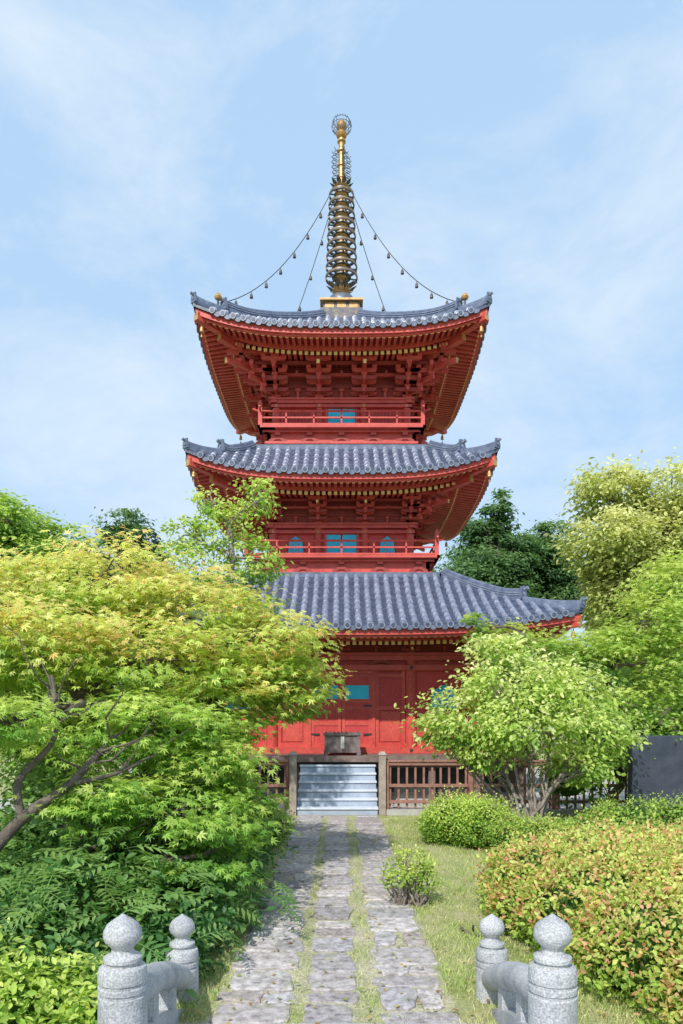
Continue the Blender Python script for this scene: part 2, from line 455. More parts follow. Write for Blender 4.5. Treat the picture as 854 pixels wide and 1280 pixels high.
def katomado(mb,cx,y,z0,w,h,mat='teal'):
    a=w/2
    pts=[(cx-a*1.12,z0),(cx-a,z0+h*.35),(cx-a,z0+h*.6),(cx-a*.78,z0+h*.8),(cx-a*.35,z0+h*.88),(cx,z0+h),(cx+a*.35,z0+h*.88),(cx+a*.78,z0+h*.8),(cx+a,z0+h*.6),(cx+a,z0+h*.35),(cx+a*1.12,z0)]
    mb.extr(pts,y-.012,y+.01,mat)
    big=[((px-cx)*1.25+cx,(pz-z0-h*.5)*1.14+z0+h*.5) for px,pz in pts]
    mb.extr(big,y-.005,y+.01,'dred')
    for q in (-.45,.0,.45): mb.box(cx+q*a-.006,cx+q*a+.006,y-.018,y-.012,z0+.01,z0+h*.84,'red')

def body(tag,Hb,zf,zt,cols,ctr_w,win):
    mb=MB(); H=zt-zf
    for k in range(4):
        mb.T=rotT(k)
        mb.box(-Hb,Hb,-Hb,-Hb+.1,zf,zt,'red2')
        for x in cols[:-1]:
            mb.tube([(x,-Hb,zf),(x,-Hb,zt+.02)],.115,14,'red')
        yf=-Hb-.06
        mb.box(-Hb-.14,Hb+.14,yf-.08,-Hb,zf,zf+.10,'red')
        mb.box(-Hb-.142,Hb+.142,yf-.075,-Hb,zf+H*.74,zf+H*.74+.08,'red')
        mb.box(-Hb-.2,Hb+.2,yf-.085,-Hb+.02,zt-.12,zt-.04,'red')
        mb.box(-Hb-.22,Hb+.22,yf-.12,-Hb+.02,zt-.035,zt+.02,'red')
        for x in cols:
            for zz in (zf+H*.74+.04,):
                mb.tube([(x,yf-.085,zz),(x,yf-.07,zz)],.035,8,'gold')
        z0=zf+.10; z1=zf+H*.74
        for sx in (-1,1):
            x0,x1=(0.012,ctr_w/2) if sx>0 else (-ctr_w/2,-0.012)
            mb.box(x0,x1,-Hb-.03,-Hb,z0,z1,'red')
            mb.box(x0+.015,x1-.015,-Hb-.036,-Hb-.03,z0+(z1-z0)*.15,z1-.02,'teal')
            mb.box(x0-.05 if sx<0 else x1,x0 if sx<0 else x1+.05,-Hb-.07,-Hb,z0,z1,'red')
        cx=(cols[2]+cols[3])/2
        if win:
            for s_ in (-1,1): katomado(mb,s_*cx,-Hb-.01,z0+(z1-z0)*.22,.38,(z1-z0)*.70)
        else:
            for s_ in (-1,1):
                for q in range(7):
                    xx=s_*cx-.3+q*.1; mb.box(xx-.02,xx+.02,-Hb-.03,-Hb,z0+.1,z1-.03,'dred')
    mb.obj('storey_walls_'+tag,pag,smooth=35)

body('upper',1.82,10.15,11.03,c3,0.78,False)
body('middle',1.9,6.51,7.53,c2,0.86,True)

def balcony(tag,w,zbase,zf,Hb):
    mb=MB()
    for k in range(4):
        mb.T=rotT(k)
        wb=w-.22
        mb.box(-wb,wb,-wb,-wb+.1,zbase-.3,zf-.05,'red')
        mb.box(-wb-.05,wb+.05,-wb-.06,-wb+.05,zbase,zbase+.07,'red')
        mb.box(-w,w,-w,-Hb,zf-.07,zf,'red')
        mb.box(-w-.03,w+.03,-w-.03,-w+.05,zf-.05,zf+.015,'red')
        mb.box(-wb-.1,wb+.1,-wb-.12,-wb+.05,zf-.13,zf-.075,'red')
        n=5; hz=zf-.14-(zbase+.08)
        for i in range(n):
            x=-wb+.3+(2*wb-.6)*i/(n-1)
            z=zbase+.075
            mb.extr([(x-.26,z),(x-.24,z+hz*.25),(x-.12,z+hz*.45),(x-.06,z+hz),(x+.06,z+hz),(x+.12,z+hz*.45),(x+.24,z+hz*.25),(x+.26,z),(x+.13,z),(x+.06,z+hz*.25),(x-.06,z+hz*.25),(x-.13,z)],-wb-.04,-wb+.01,'dred')
            mb.cbox(x,-wb-.05,zf-.16,.15,.1,.07,'red')
        yr=-w+.05
        for z,t,e in ((zf+.06,.05,0),(zf+.24,.04,0.0),(zf+.42,.0,0.18)):
            if t: mb.box(-w+.02,w-.02,yr-t/2,yr+t/2,z-t/2,z+t/2,'red')
            else:
                mb.tube([(-w-.16,yr,z+.06),(-w-.05,yr,z+.012),(-w+.1,yr,z),(w-.1,yr,z),(w+.05,yr,z+.012),(w+.16,yr,z+.06)],.03,8,'red')
        n=6
        for i in range(1,n):
            x=-w+2*w*i/n
            mb.box(x-.022,x+.022,yr-.02,yr+.02,zf,zf+.40,'red')
        x=-w+.05
        mb.box(x-.055,x+.055,yr-.055,yr+.055,zf-.02,zf+.60,'red')
        mb.lathe((x,yr,zf+.60),[(.07,0),(.07,.03),(.04,.04),(.04,.05),(.05,.07),(.045,.10),(.0,.14)],10,'red')
    mb.obj('balcony_'+tag,pag,smooth=35)
balcony('upper',2.28,9.72,10.15,1.82)
balcony('middle',2.62,6.04,6.51,1.9)

# ---- ground storey
gb=MB(); Hb=3.5; zf=1.24; zt=3.78
for k in range(4):
    gb.T=rotT(k)
    gb.box(-Hb,Hb,-Hb,-Hb+.12,zf,zt,'red2')
    for x in (-3.5,-1.78,1.78): gb.tube([(x,-Hb,zf),(x,-Hb,zt)],.15,18,'red')
    yf=-Hb
    gb.box(-Hb-.2,Hb+.2,yf-.17,yf,zf,zf+.16,'red')
    gb.box(-Hb-.2,Hb+.2,yf-.168,yf,3.36,3.50,'red')
    gb.box(-Hb-.25,Hb+.25,yf-.14,yf,zt-.16,zt-.04,'red')
    gb.box(-Hb-.3,Hb+.3,yf-.2,yf,zt-.035,zt+.03,'red')
    for x in (-3.5,-1.78,1.78,3.5): 
        for zz in (3.43,zf+.08): gb.tube([(x,yf-.185,zz),(x,yf-.165,zz)],.045,8,'black')
    z0=zf+.16; z1=3.28
    gb.box(-.86,-.78,yf-.10,yf,z0,z1+.08,'red'); gb.box(.78,.86,yf-.10,yf,z0,z1+.08,'red')
    gb.box(-.78,.78,yf-.10,yf,z1,z1+.075,'red')
    for sx in (-1,1):
        def X(a,b): return (a,b) if sx>0 else (-b,-a)
        x0,x1=X(.01,.78); gb.box(x0,x1,yf-.045,yf,z0,z1,'red2')
        for a,b in ((.01,.09),(.70,.78)):
            x0,x1=X(a,b); gb.box(x0,x1,yf-.065,yf-.045,z0,z1,'red')
        for zz in (z0,z0+.55,z0+.95,z1-.74,z1-.09):
            x0,x1=X(.09,.70); gb.box(x0,x1,yf-.062,yf-.045,zz,zz+.09,'red')
        x0,x1=X(.09,.70); gb.box(x0,x1,yf-.052,yf-.045,2.63,2.98,'teal')
        x0,x1=X(.39,.41); gb.box(x0,x1,yf-.058,yf-.045,z0+.09,z1-.74,'red')
        for zz in (z0+.3,z1-.85):
            x0,x1=X(.56,.78); gb.box(x0,x1,yf-.072,yf-.065,zz,zz+.05,'black')
        x0,x1=X(.86,.96); gb.box(x0,x1,yf-.05,yf,z0,3.36,'red')
        x0,x1=X(1.54,1.63); gb.box(x0,x1,yf-.05,yf,z0,3.36,'red')
        for zz in (z0,2.35,3.18):
            x0,x1=X(.96,1.54); gb.box(x0,x1,yf-.05,yf,zz,zz+.1,'red')
        x0,x1=X(1.0,1.5); gb.box(x0,x1,yf-.02,yf,z0+.14,2.31,'red')
        katomado(gb,sx*2.64,yf-.012,2.38,.62,.62)
        x0,x1=X(1.95,3.33)
        gb.box(x0,x1,yf-.05,yf,2.10,2.20,'red')
        for q in (2.3,2.64,2.98):
            x0,x1=X(q-.03,q+.03); gb.box(x0,x1,yf-.04,yf,z0,2.10,'red')
        cx=sx*1.0; z=3.505
        gb.extr([(cx-.36,z),(cx-.30,z+.07),(cx-.15,z+.10),(cx-.07,z+.17),(cx+.07,z+.17),(cx+.15,z+.10),(cx+.30,z+.07),(cx+.36,z),(cx+.18,z),(cx+.08,z+.05),(cx-.08,z+.05),(cx-.18,z)],yf-.12,yf-.02,'dred')
gb.obj('storey_walls_lower',pag,smooth=35)

# deck
db=MB(); Hd=4.7
for k in range(4):
    db.T=rotT(k)
    db.box(-Hd,Hd,-Hd,-Hb,1.13,1.235,'deck')
    db.box(-Hd-.03,Hd+.03,-Hd-.03,-Hd+.1,1.09,1.24,'deck')
    db.box(-Hd+.1,Hd-.1,-Hd+.25,-Hd+.4,.93,1.09,'deck')
    for i in range(9):
        x=-Hd+.3+(2*Hd-.6)*i/8
        if k==0 and abs(x)<.6: continue
        db.box(x-.08,x+.08,-Hd+.2,-Hd+.36,.12,1.09,'deck')
        db.box(x-.14,x+.14,-Hd+.14,-Hd+.42,0,.12,'plinth')
    db.box(-Hd+.5,Hd-.5,-Hd+.62,-Hd+.7,.3,1.0,'black')  # black sheet added to paint the dark void under the deck
db.T=Matrix.Translation(PC)
db.box(-3.9,3.9,-3.9,3.9,0.0,.3,'plinth')
db.obj('veranda',pag)
sb=MB()
x0,x1=-.98,.80
for i in range(6):
    y=15.85+i*.25; h=.172*(i+1)
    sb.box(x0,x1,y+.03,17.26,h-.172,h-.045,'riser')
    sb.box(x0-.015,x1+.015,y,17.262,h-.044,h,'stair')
sb.obj('stone_stairs',pag,bevel=0.006)

# ---- spire (sorin)
sp=MB(); sp.T=Matrix.Translation((0,22,0))
b0=14.28
sp.box(-.62,.62,-.62,.62,b0-.3,b0+.06,'bronze')
sp.box(-.54,.54,-.54,.54,b0+.06,b0+.28,'bronze')
for k in range(4):
    sp.T=Matrix.Translation((0,22,0)) @ Matrix.Rotation(k*math.pi/2,4,'Z')
    for q in (-.36,0,.36): sp.box(q-.13,q+.13,-.55,-.54,b0+.10,b0+.24,'gold')
sp.T=Matrix.Translation((0,22,0))
sp.box(-.64,.64,-.64,.64,b0+.28,b0+.34,'gold')
sp.lathe((0,0,b0+.34),[(.46,0),(.47,.08),(.44,.20),(.36,.33),(.22,.41),(.12,.43)],24,'patina')
sp.lathe((0,0,b0+.34),[(.48,.0),(.50,.0),(.50,.05),(.48,.05)],24,'gold')
def lotus(z,r,n,h,mat):
    for i in range(n):
        t=2*math.pi*i/n; c,s_=math.cos(t),math.sin(t)
        t1=t-math.pi/n*.9; t2=t+math.pi/n*.9
        r0=r*.35
        sp.add([(r0*math.cos(t1),r0*math.sin(t1),z),(r0*math.cos(t2),r0*math.sin(t2),z),
                (r*.8*math.cos(t2),r*.8*math.sin(t2),z+h*.4),(r*1.1*c,r*1.1*s_,z+h),(r*.8*math.cos(t1),r*.8*math.sin(t1),z+h*.4)],[(0,1,2,3,4)],mat)
lotus(b0+.88,.44,10,.20,'bronze'); lotus(b0+.80,.32,8,.22,'gold')
sp.tube([(0,0,b0+.7),(0,0,18.4)],[.12,.10],12,'gold')
for i in range(9):
    z=15.58+i*.315; r=.48-.014*i
    prof=[(r,-.05),(r+.012,-.045),(r+.02,0),(r+.012,.045),(r,.05),(r-.02,.04),(r-.02,-.04),(r,-.05)]
    sp.lathe((0,0,z),prof,28,'bronze')
    sp.lathe((0,0,z),[(r+.018,-.012),(r+.024,0),(r+.018,.012)],28,'gold')
    sp.lathe((0,0,z),[(.10,-.11),(.16,-.07),(.20,0),(.16,.07),(.10,.11)],16,'gold')
    sp.lathe((0,0,z+.01),[(.18,-.012),(r*.62,-.012),(r*.62,.012),(.18,.012)],20,'patina')
    for k in range(8):
        t=k*math.pi/4+.2
        sp.beam((.14*math.cos(t),.14*math.sin(t),z),(r*math.cos(t),r*math.sin(t),z),.045,.022,'bronze')
    for k in range(4):
        t=k*math.pi/2+.2
        sp.lathe((r*math.cos(t),r*math.sin(t),z-.05),[(.004,0),(.014,-.02),(.018,-.05),(0,-.045)],6,'gold')
sp.lathe((0,0,18.30),[(.08,-.08),(.2,-.04),(.26,.02),(.14,.06),(.08,.08)],18,'gold')
lotus(18.34,.34,10,.16,'bronze')
for k in range(4):
    sp.T=Matrix.Translation((0,22,0)) @ Matrix.Rotation(k*math.pi/2+.3,4,'Z')
    for j in range(6):
        z=18.62+j*.155; rr=.32*(1-.05*abs(j-2.5))*(1 if j<5 else .7)
        pts=[]
        for q in range(9):
            t=q/8*math.pi*1.5-.6
            pts.append((.075+rr*.42*(1+math.sin(t-.6))*.9, 0, z+.075*math.cos(t*1.0)+.03*q/8))
        sp.tube(pts,.013,5,'patina')
        sp.tube([(.08,0,z),(.08+rr*.5,0,z+.05),(.08+rr*.75,0,z+.14)],.012,5,'patina')
sp.T=Matrix.Translation((0,22,0))
sp.tube([(0,0,18.35),(0,0,18.5),(0,0,19.9)],[.12,.11,.08],12,'gold')
for z in (18.62,19.0,19.45,19.75): sp.lathe((0,0,z),[(.08,-.05),(.13,-.02),(.13,.02),(.08,.05)],14,'gold')
sp.lathe((0,0,19.92),[(.07,-.06),(.14,-.03),(.17,.03),(.14,.10),(.07,.13)],16,'gold')
sp.lathe((0,0,20.22),[(.05,-.2),(.13,-.1),(.16,0),(.13,.1),(.05,.17),(0,.22)],18,'gold')
for k in range(18):
    t=2*math.pi*k/18; c,s_=math.cos(t),math.sin(t)
    sp.tube([(.16*c,.16*s_,20.02),(.28*c,.28*s_,20.12),(.31*c,.31*s_,20.24),(.26*c,.26*s_,20.36),(.22*c,.22*s_,20.43)],.010,5,'patina')
sp.lathe((0,0,20.2),[(.30,-.010),(.31,0),(.30,.010),(.295,0),(.30,-.010)],24,'patina')
sp.lathe((0,0,20.36),[(.255,-.010),(.265,0),(.255,.010),(.25,0),(.255,-.010)],24,'patina')
for sx in (-1,1):
    for sy in (-1,1):
        z=RF[3][0](3.22,3.22)
        A=Vector((.25*sx,.25*sy,18.15)); B=Vector((3.18*sx,3.18*sy,z+.22))
        pts=[]
        for i in range(25):
            t=i/24; p=A.lerp(B,t); p.z-=.92*4*t*(1-t)*(.8); pts.append(p)
        sp.tube(pts,.012,5,'black')
        for i in (3,6,9,12,15,18,21):
            p=pts[i]
            sp.lathe((p.x,p.y,p.z),[(.008,0),(.008,-.05),(.035,-.08),(.045,-.15),(.05,-.18),(0,-.17)],8,'bronze')
        sp.tube([(3.22*sx,3.22*sy,z+.05),(3.22*sx,3.22*sy,z+.30)],.03,8,'bronze')
        sp.lathe((3.22*sx,3.22*sy,z+.30),[(.03,-.02),(.08,0),(.1,.05),(.07,.12),(0,.18)],12,'gold')
sp.obj('finial_spire',pag,smooth=40)

# ---- offering box on veranda
ob=MB()
cx,cy=0.02,17.75
ob.box(cx-.42,cx+.42,cy-.25,cy+.25,1.36,1.72,'boxwood')
ob.box(cx-.47,cx+.47,cy-.29,cy+.29,1.72,1.78,'boxwood')
ob.box(cx-.45,cx+.45,cy-.28,cy+.28,1.30,1.36,'boxwood')
for x in (-.40,.40): ob.box(cx+x-.05,cx+x+.05,cy-.30,cy+.27,1.24,1.30,'boxwood'); ob.box(cx+x-.035,cx+x+.035,cy-.27,cy-.25,1.36,1.72,'boxwood')
for i in range(9): ob.box(cx-.4+i*.1-.02,cx-.4+i*.1+.02,cy-.26,cy+.26,1.782,1.81,'boxwood')
ob.box(cx-.04,cx+.05,cy-.262,cy-.25,1.40,1.70,'paper')
ob.obj('offering_box',None,bevel=.004)

# ---- fence
def fence(name,xa,xb,gate):
    f=MB(); y=15.95
    f.box(xa,xb,y-.10,y+.12,0,.13,'plinth')
    for z in (.26,.62,1.10): f.box(xa,xb,y-.025,y+.025,z,z+.07,'fence')
    f.box(xa,xb,y-.05,y+.05,1.176,1.22,'fence')
    n=int((xb-xa)/.19)
    for i in range(n+1):
        x=xa+.09+i*(xb-xa-.18)/n
        f.box(x-.024,x+.024,y+.027,y+.062,.14,1.12,'fence')
    m=max(2,int((xb-xa)/1.5))
    for i in range(m+1):
        x=xa+i*(xb-xa)/m
        f.box(x-.055,x+.055,y-.052,y+.056,.12,1.25,'fence')
    x=gate
    f.box(x-.075,x+.075,y-.15,y+.09,0,1.34,'post')
    f.add([(x-.095,y-.17,1.34),(x+.095,y-.17,1.34),(x+.095,y+.11,1.34),(x-.095,y+.11,1.34),(x-.05,y-.09,1.41),(x+.05,y-.09,1.41),(x+.05,y+.03,1.41),(x-.05,y+.03,1.41)],
          [(0,1,5,4),(1,2,6,5),(2,3,7,6),(3,0,4,7),(4,5,6,7),(3,2,1,0)],'post')
    return f.obj(name,None,bevel=.003)
fence('wooden_fence',-6.6,-1.16,-1.07)
fence('wooden_fence',.99,6.6,.90)

# ---- monument
mb=MB()
mb.box(5.45,7.9,13.55,14.05,0.0,.16,'plinth')
mb.box(5.52,7.7,13.68,13.9,.16,1.82,'mono')
mb.obj('stone_monument',None,bevel=.012)

# ---- granite bridge with posts
def stone_post(x,y,zb,zt_):
    m=MB()
    H=zt_-zb
    p=[(.0,0),(.125,0),(.125,H-.42),(.118,H-.415),(.118,H-.40),(.125,H-.395),(.125,H-.37),(.118,H-.365),(.118,H-.35),(.125,H-.345),(.125,H-.30),(.118,H-.275),(.085,H-.262),(.085,H-.245),(.098,H-.24),(.098,H-.222),(.062,H-.205),(.055,H-.185),(.062,H-.168),(.088,H-.145),(.099,H-.115),(.096,H-.085),(.08,H-.055),(.05,H-.032),(.022,H-.014),(.006,H-.002),(.0,H)]
    m.lathe((x,y,zb),p,28,'stone')
    return m
br=empty('stone_bridge')
for nm,x,y,zb,zt_ in (('post_1',-1.14,3.75,-.3,1.17),('post_2',1.10,3.75,-.3,1.17),('post_3',-1.24,5.6,-.1,.66),('post_4',1.17,5.6,-.1,.66)):
    stone_post(x,y,zb,zt_).obj(nm,br,smooth=35)
rb=MB()
for sx,xa,xb in ((-1,-1.14,-1.24),(1,1.10,1.17)):
    P0=Vector((xa,3.75,.72)); P2=Vector((xb,5.6,.15)); 
    pts=[]
    for i in range(13):
        t=i/12; p=P0.lerp(P2,t); p.z+=.07*math.sin(math.pi*t); pts.append(p)
    sec=[(.095*math.cos(q*math.pi/7),.095*math.sin(q*math.pi/7)) for q in range(14)]
    rb.sweep(pts,sec,'stone')
    low=[p-Vector((0,0,.32)) for p in pts]
    rb.sweep(low,[(-.05,-.08),(-.05,.08),(.05,.08),(.05,-.08)],'stone')
    for i in (4,8):
        rb.beam(low[i],pts[i],.10,.12,'stone')
    pts=[Vector((xa,3.75,.50)),Vector((xa,3.3,.62)),Vector((xa,2.5,.80)),Vector((xa,1,1.0)),Vector((xa,-1,1.0)),Vector((xa,-3,.8))]
    rb.sweep(pts,sec,'stone')
rb.obj('railings',br,smooth=40)
dk=MB()
pts=[(0,-4,.1),(0,-2,.25),(0,0,.35),(0,1.5,.35),(0,3,.26),(0,4,.14),(0,4.7,.05),(0,5.1,.02)]
dk.sweep(pts,[(-1.35,-.3),(-1.35,0),(1.35,0),(1.35,-.3)],'stone')
dk.obj('bridge_deck',br)

# ================================================================= GROUND
g=MB(); 
g.add([(-250,-60,0),(250,-60,0),(250,400,0),(-250,400,0)],[(0,1,2,3)],'lawn'); g.obj('ground')
g=MB(); g.add([(-9,16.08,.004),(9,16.08,.004),(9,30,.004),(-9,30,.004)],[(0,1,2,3)],'gravel'); g.obj('gravel_yard')
g=MB(); 
M['bed']=mat_noise('path_bed',(0.26,0.28,0.12),(0.52,0.47,0.36),2.2,.95,.6,c3=(0.42,0.40,0.26),fine=(40,.6,1.1))
g.add([(-.98,5.0,.005),(.86,5.0,.005),(.82,15.84,.005),(-.98,15.84,.005)],[(0,1,2,3)],'bed'); g.obj('path_bed')
rg=random.Random(11)
ps=MB()
lanes=[(-.96,-.38),(-.29,.12),(.28,.83)]
for li,(xa,xb) in enumerate(lanes):
    y=5.0+rg.random()*.2
    while y<15.7:
        L=rg.uniform(.22,.52)
        y2=min(y+L,15.78)
        if rg.random()<.4 and li!=1:
            xm=xa+(xb-xa)*rg.uniform(.35,.65); cells=[(xa,xm),(xm,xb)]
        else: cells=[(xa,xb)]
        for (a,b) in cells:
            gp=.014; j=lambda s=.026: rg.uniform(-s,s)
            A=(a+gp+j(.05),y+gp+j());B=(b-gp+j(.05),y+gp+j());C=(b-gp+j(.05),y2-gp+j());D=(a+gp+j(.05),y2-gp+j())
            q=[A,B,C,D]; poly=[]
            for i in range(4):
                p0=q[i-1];p1=q[i];p2=q[(i+1)%4]
                c=rg.uniform(.08,.24)
                poly.append((p1[0]+(p0[0]-p1[0])*c,p1[1]+(p0[1]-p1[1])*c))
                poly.append((p1[0]+(p2[0]-p1[0])*c*.6,p1[1]+(p2[1]-p1[1])*c*.6))
                for tt in (.35,.65):
                    poly.append((p1[0]*(1-tt)+p2[0]*tt+j(.014),p1[1]*(1-tt)+p2[1]*tt+j(.014)))
            n=len(poly); mx=sum(p[0] for p in poly)/n; my=sum(p[1] for p in poly)/n
            h=rg.uniform(.014,.034)
            v=rg.uniform(.33,.56); tint=rg.uniform(-.005,.03)
            ps.c=(v+tint+.03,v,v-tint+.015)
            vs=[(x,y_,0) for x,y_ in poly]+[(x,y_,h-.01) for x,y_ in poly]+[(mx+(x-mx)*.93,my+(y_-my)*.93,h+rg.uniform(-.005,.004)) for x,y_ in poly]
            fs=[]
            for i in range(n):
                i2=(i+1)%n
                fs+=[(i,i2,n+i2,n+i),(n+i,n+i2,2*n+i2,2*n+i)]
            fs.append(tuple(2*n+i for i in range(n)))
            ps.add(vs,fs,'slab')
        y=y2
ps.c=(.4,.39,.37)
ps.obj('stone_path')

# ================================================================= FOLIAGE
TPL={}
def tpl():
    v=[(0,0,0)];f=[]
    for a,l in ((-76,.6),(-38,.88),(0,1.0),(38,.88),(76,.6)):
        t=R(a); d=(math.sin(t),math.cos(t)); n=(d[1],-d[0])
        k=len(v)
        v+= [(d[0]*l*.42+n[0]*.105,d[1]*l*.42+n[1]*.105,.03),(d[0]*l,d[1]*l,-.10*l),(d[0]*l*.42-n[0]*.105,d[1]*l*.42-n[1]*.105,.03)]
        f.append((0,k,k+1,k+2))
    TPL['maple']=(np.array(v),np.array(f))
    TPL['tiny']=(np.array([(0,0,0),(.28,.45,.05),(0,1,0),(-.28,.45,.05)]),np.array([(0,1,2,3)]))
    TPL['broad']=(np.array([(0,0,0),(.24,.3,.06),(.22,.65,.04),(0,1,-.1),(-.22,.65,.04),(-.24,.3,.06)]),np.array([(0,1,2,3),(3,4,5,0)]))
    TPL['blade']=(np.array([(-.06,0,0),(.06,0,0),(.03,.7,.1),(-.01,1,.25)]),np.array([(0,1,2,3)]))
    v=[];f=[]
    arch=lambda t: .28*t-.55*t*t
    for i in range(5):
        t0,t1=i/5,(i+1)/5
        k=len(v); v+=[(-.008,t0,arch(t0)),(.008,t0,arch(t0)),(.008,t1,arch(t1)),(-.008,t1,arch(t1))]; f.append((k,k+1,k+2,k+3))
    for i in range(7):
        t=.22+.74*i/6; L=.30*math.sin(math.pi*(.25+.68*i/6))
        for s in (-1,1):
            k=len(v); z=arch(t)
            v+=[(0,t,z),(s*L*.45,t-.035+L*.22,z+.01),(s*L,t+L*.5,z-.05),(s*L*.45,t+.045+L*.22,z+.01)]
            f.append((k,k+1,k+2,k+3))
    TPL['frond']=(np.array(v),np.array(f))
tpl()
def norm(a): return a/np.maximum(np.linalg.norm(a,axis=1,keepdims=True),1e-6)
def leafobj(name,pos,nrm,tan,size,col,kind,parent=None,mat='leaf'):
    V,F=TPL[kind]; n=len(pos); k=len(V)
    nrm=norm(nrm); tan=norm(tan-nrm*np.sum(tan*nrm,1,keepdims=True)); bit=np.cross(nrm,tan)
    P=pos[:,None,:]+size[:,None,None]*(V[None,:,0,None]*bit[:,None,:]+V[None,:,1,None]*tan[:,None,:]+V[None,:,2,None]*nrm[:,None,:])
    faces=(F[None]+ (np.arange(n)*k)[:,None,None]).reshape(-1)
    nf=n*len(F)
    me=bpy.data.meshes.new(name)
    me.vertices.add(n*k); me.vertices.foreach_set('co',P.astype(np.float32).ravel())
    me.loops.add(nf*4); me.loops.foreach_set('vertex_index',faces.astype(np.int32))
    me.polygons.add(nf); me.polygons.foreach_set('loop_start',np.arange(0,nf*4,4,dtype=np.int32))
    me.update(calc_edges=True)
    at=me.color_attributes.new('Col','FLOAT_COLOR','POINT')
    C=np.ones((n,k,4),dtype=np.float32); C[:,:,:3]=np.clip(col,0.002,.9)[:,None,:]
    at.data.foreach_set('color',C.ravel())
    me.materials.append(M[mat])
    o=bpy.data.objects.new(name,me); COL.objects.link(o)
    if parent: o.parent=parent
    return o

def foliage(name,clumps,n,size,kind,pal,parent,seed,sub=70,spread=.24,flat=.45,up=.9,droop=.3,tip=None,shell=.45,vz=.2,dens=None,rnd=.42,bias=0.0):
    rng=np.random.default_rng(seed)
    cl=np.array(clumps,float); w=(cl[:,3]*cl[:,4]*cl[:,5])**(2/3)
    if dens is not None: w=w*np.array(dens)
    w/=w.sum()
    PP=[];NN=[];TT=[];CC=[];SS=[];subs=[]
    pal=np.array(pal,float)
    zmin=(cl[:,2]-cl[:,5]).min(); zmax=(cl[:,2]+cl[:,5]).max()
    for c,wi in zip(cl,w):
        ni=int(n*wi); m=max(5,ni//sub)
        d=norm(rng.normal(size=(m,3))); rad=shell+(1-shell)*rng.random((m,1))**.6
        sc=c[:3]+d*rad*c[3:]
        subs.append((c,sc))
        idx=rng.integers(0,m,ni)
        rm=c[3:].mean()
        off=rng.normal(size=(ni,3))*np.array([1,1,flat])*spread*rm*(0.6+0.8*rng.random((m,1)))[idx]
        p=sc[idx]+off
        outv=norm((p-c[:3])/c[3:])
        nr=up*np.array([0,0,1.])+outv*.45+rng.normal(size=(ni,3))*rnd
        tn=outv*.8+rng.normal(size=(ni,3))*.7+np.array([0,0,-droop])
        sb=rng.normal(size=m)*.17
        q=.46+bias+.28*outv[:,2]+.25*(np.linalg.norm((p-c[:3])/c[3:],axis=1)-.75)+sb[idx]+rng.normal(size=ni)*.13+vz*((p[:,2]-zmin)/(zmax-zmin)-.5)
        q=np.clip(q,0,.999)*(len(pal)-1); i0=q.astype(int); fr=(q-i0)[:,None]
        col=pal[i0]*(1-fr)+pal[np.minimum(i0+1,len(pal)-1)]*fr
        if tip is not None:
            tc,tp=tip; ts=rng.random(m)<tp*1.6
            sel=(rng.random(ni)<.65)&ts[idx]&(outv[:,2]>-.1)
            mixf=rng.random((ni,1))*.8
            col=np.where(sel[:,None],col*(1-mixf)+np.array(tc)*mixf,col)
        col=col*(1+rng.normal(size=(ni,1))*.12)
        ok=p[:,2]>.02
        PP.append(p[ok]);NN.append(nr[ok]);TT.append(tn[ok]);CC.append(col[ok]);SS.append((size*(.65+.6*rng.random(ni)))[ok])
    leafobj(name,np.concatenate(PP),np.concatenate(NN),np.concatenate(TT),np.concatenate(SS),np.concatenate(CC),kind,parent)
    return subs

def limb(mb,a,b,r0,r1,n,mat,rg,wob=.12,seg=6,sag=0):
    a=Vector(a);b=Vector(b); L=(b-a).length; pts=[];rad=[]
    o=Vector((0,0,0))
    for i in range(seg+1):
        t=i/seg; p=a.lerp(b,t)
        if 0<i<seg: o=o*.6+Vector((rg.uniform(-1,1),rg.uniform(-1,1),rg.uniform(-1,1)))*wob*L*.5
        else: o=o*0 if i==0 else o*.3
        p=p+o+Vector((0,0,sag*L*math.sin(math.pi*t)))
        pts.append(p); rad.append(r0+(r1-r0)*t)
    mb.tube(pts,rad,n,mat)
    return pts

def smooth_limb(mb,pl,r0,r1,mat):
    P=[Vector(p) for p in pl]; out=[]
    for i in range(len(P)-1):
        a=P[max(i-1,0)];b=P[i];c=P[i+1];d=P[min(i+2,len(P)-1)]
        for j in range(5):
            t=j/5
            out.append(.5*((2*b)+(c-a)*t+(2*a-5*b+4*c-d)*t*t+(3*b-a-3*c+d)*t**3))
    out.append(P[-1]); n=len(out)
    mb.tube(out,[r0+(r1-r0)*i/(n-1) for i in range(n)],10,mat)

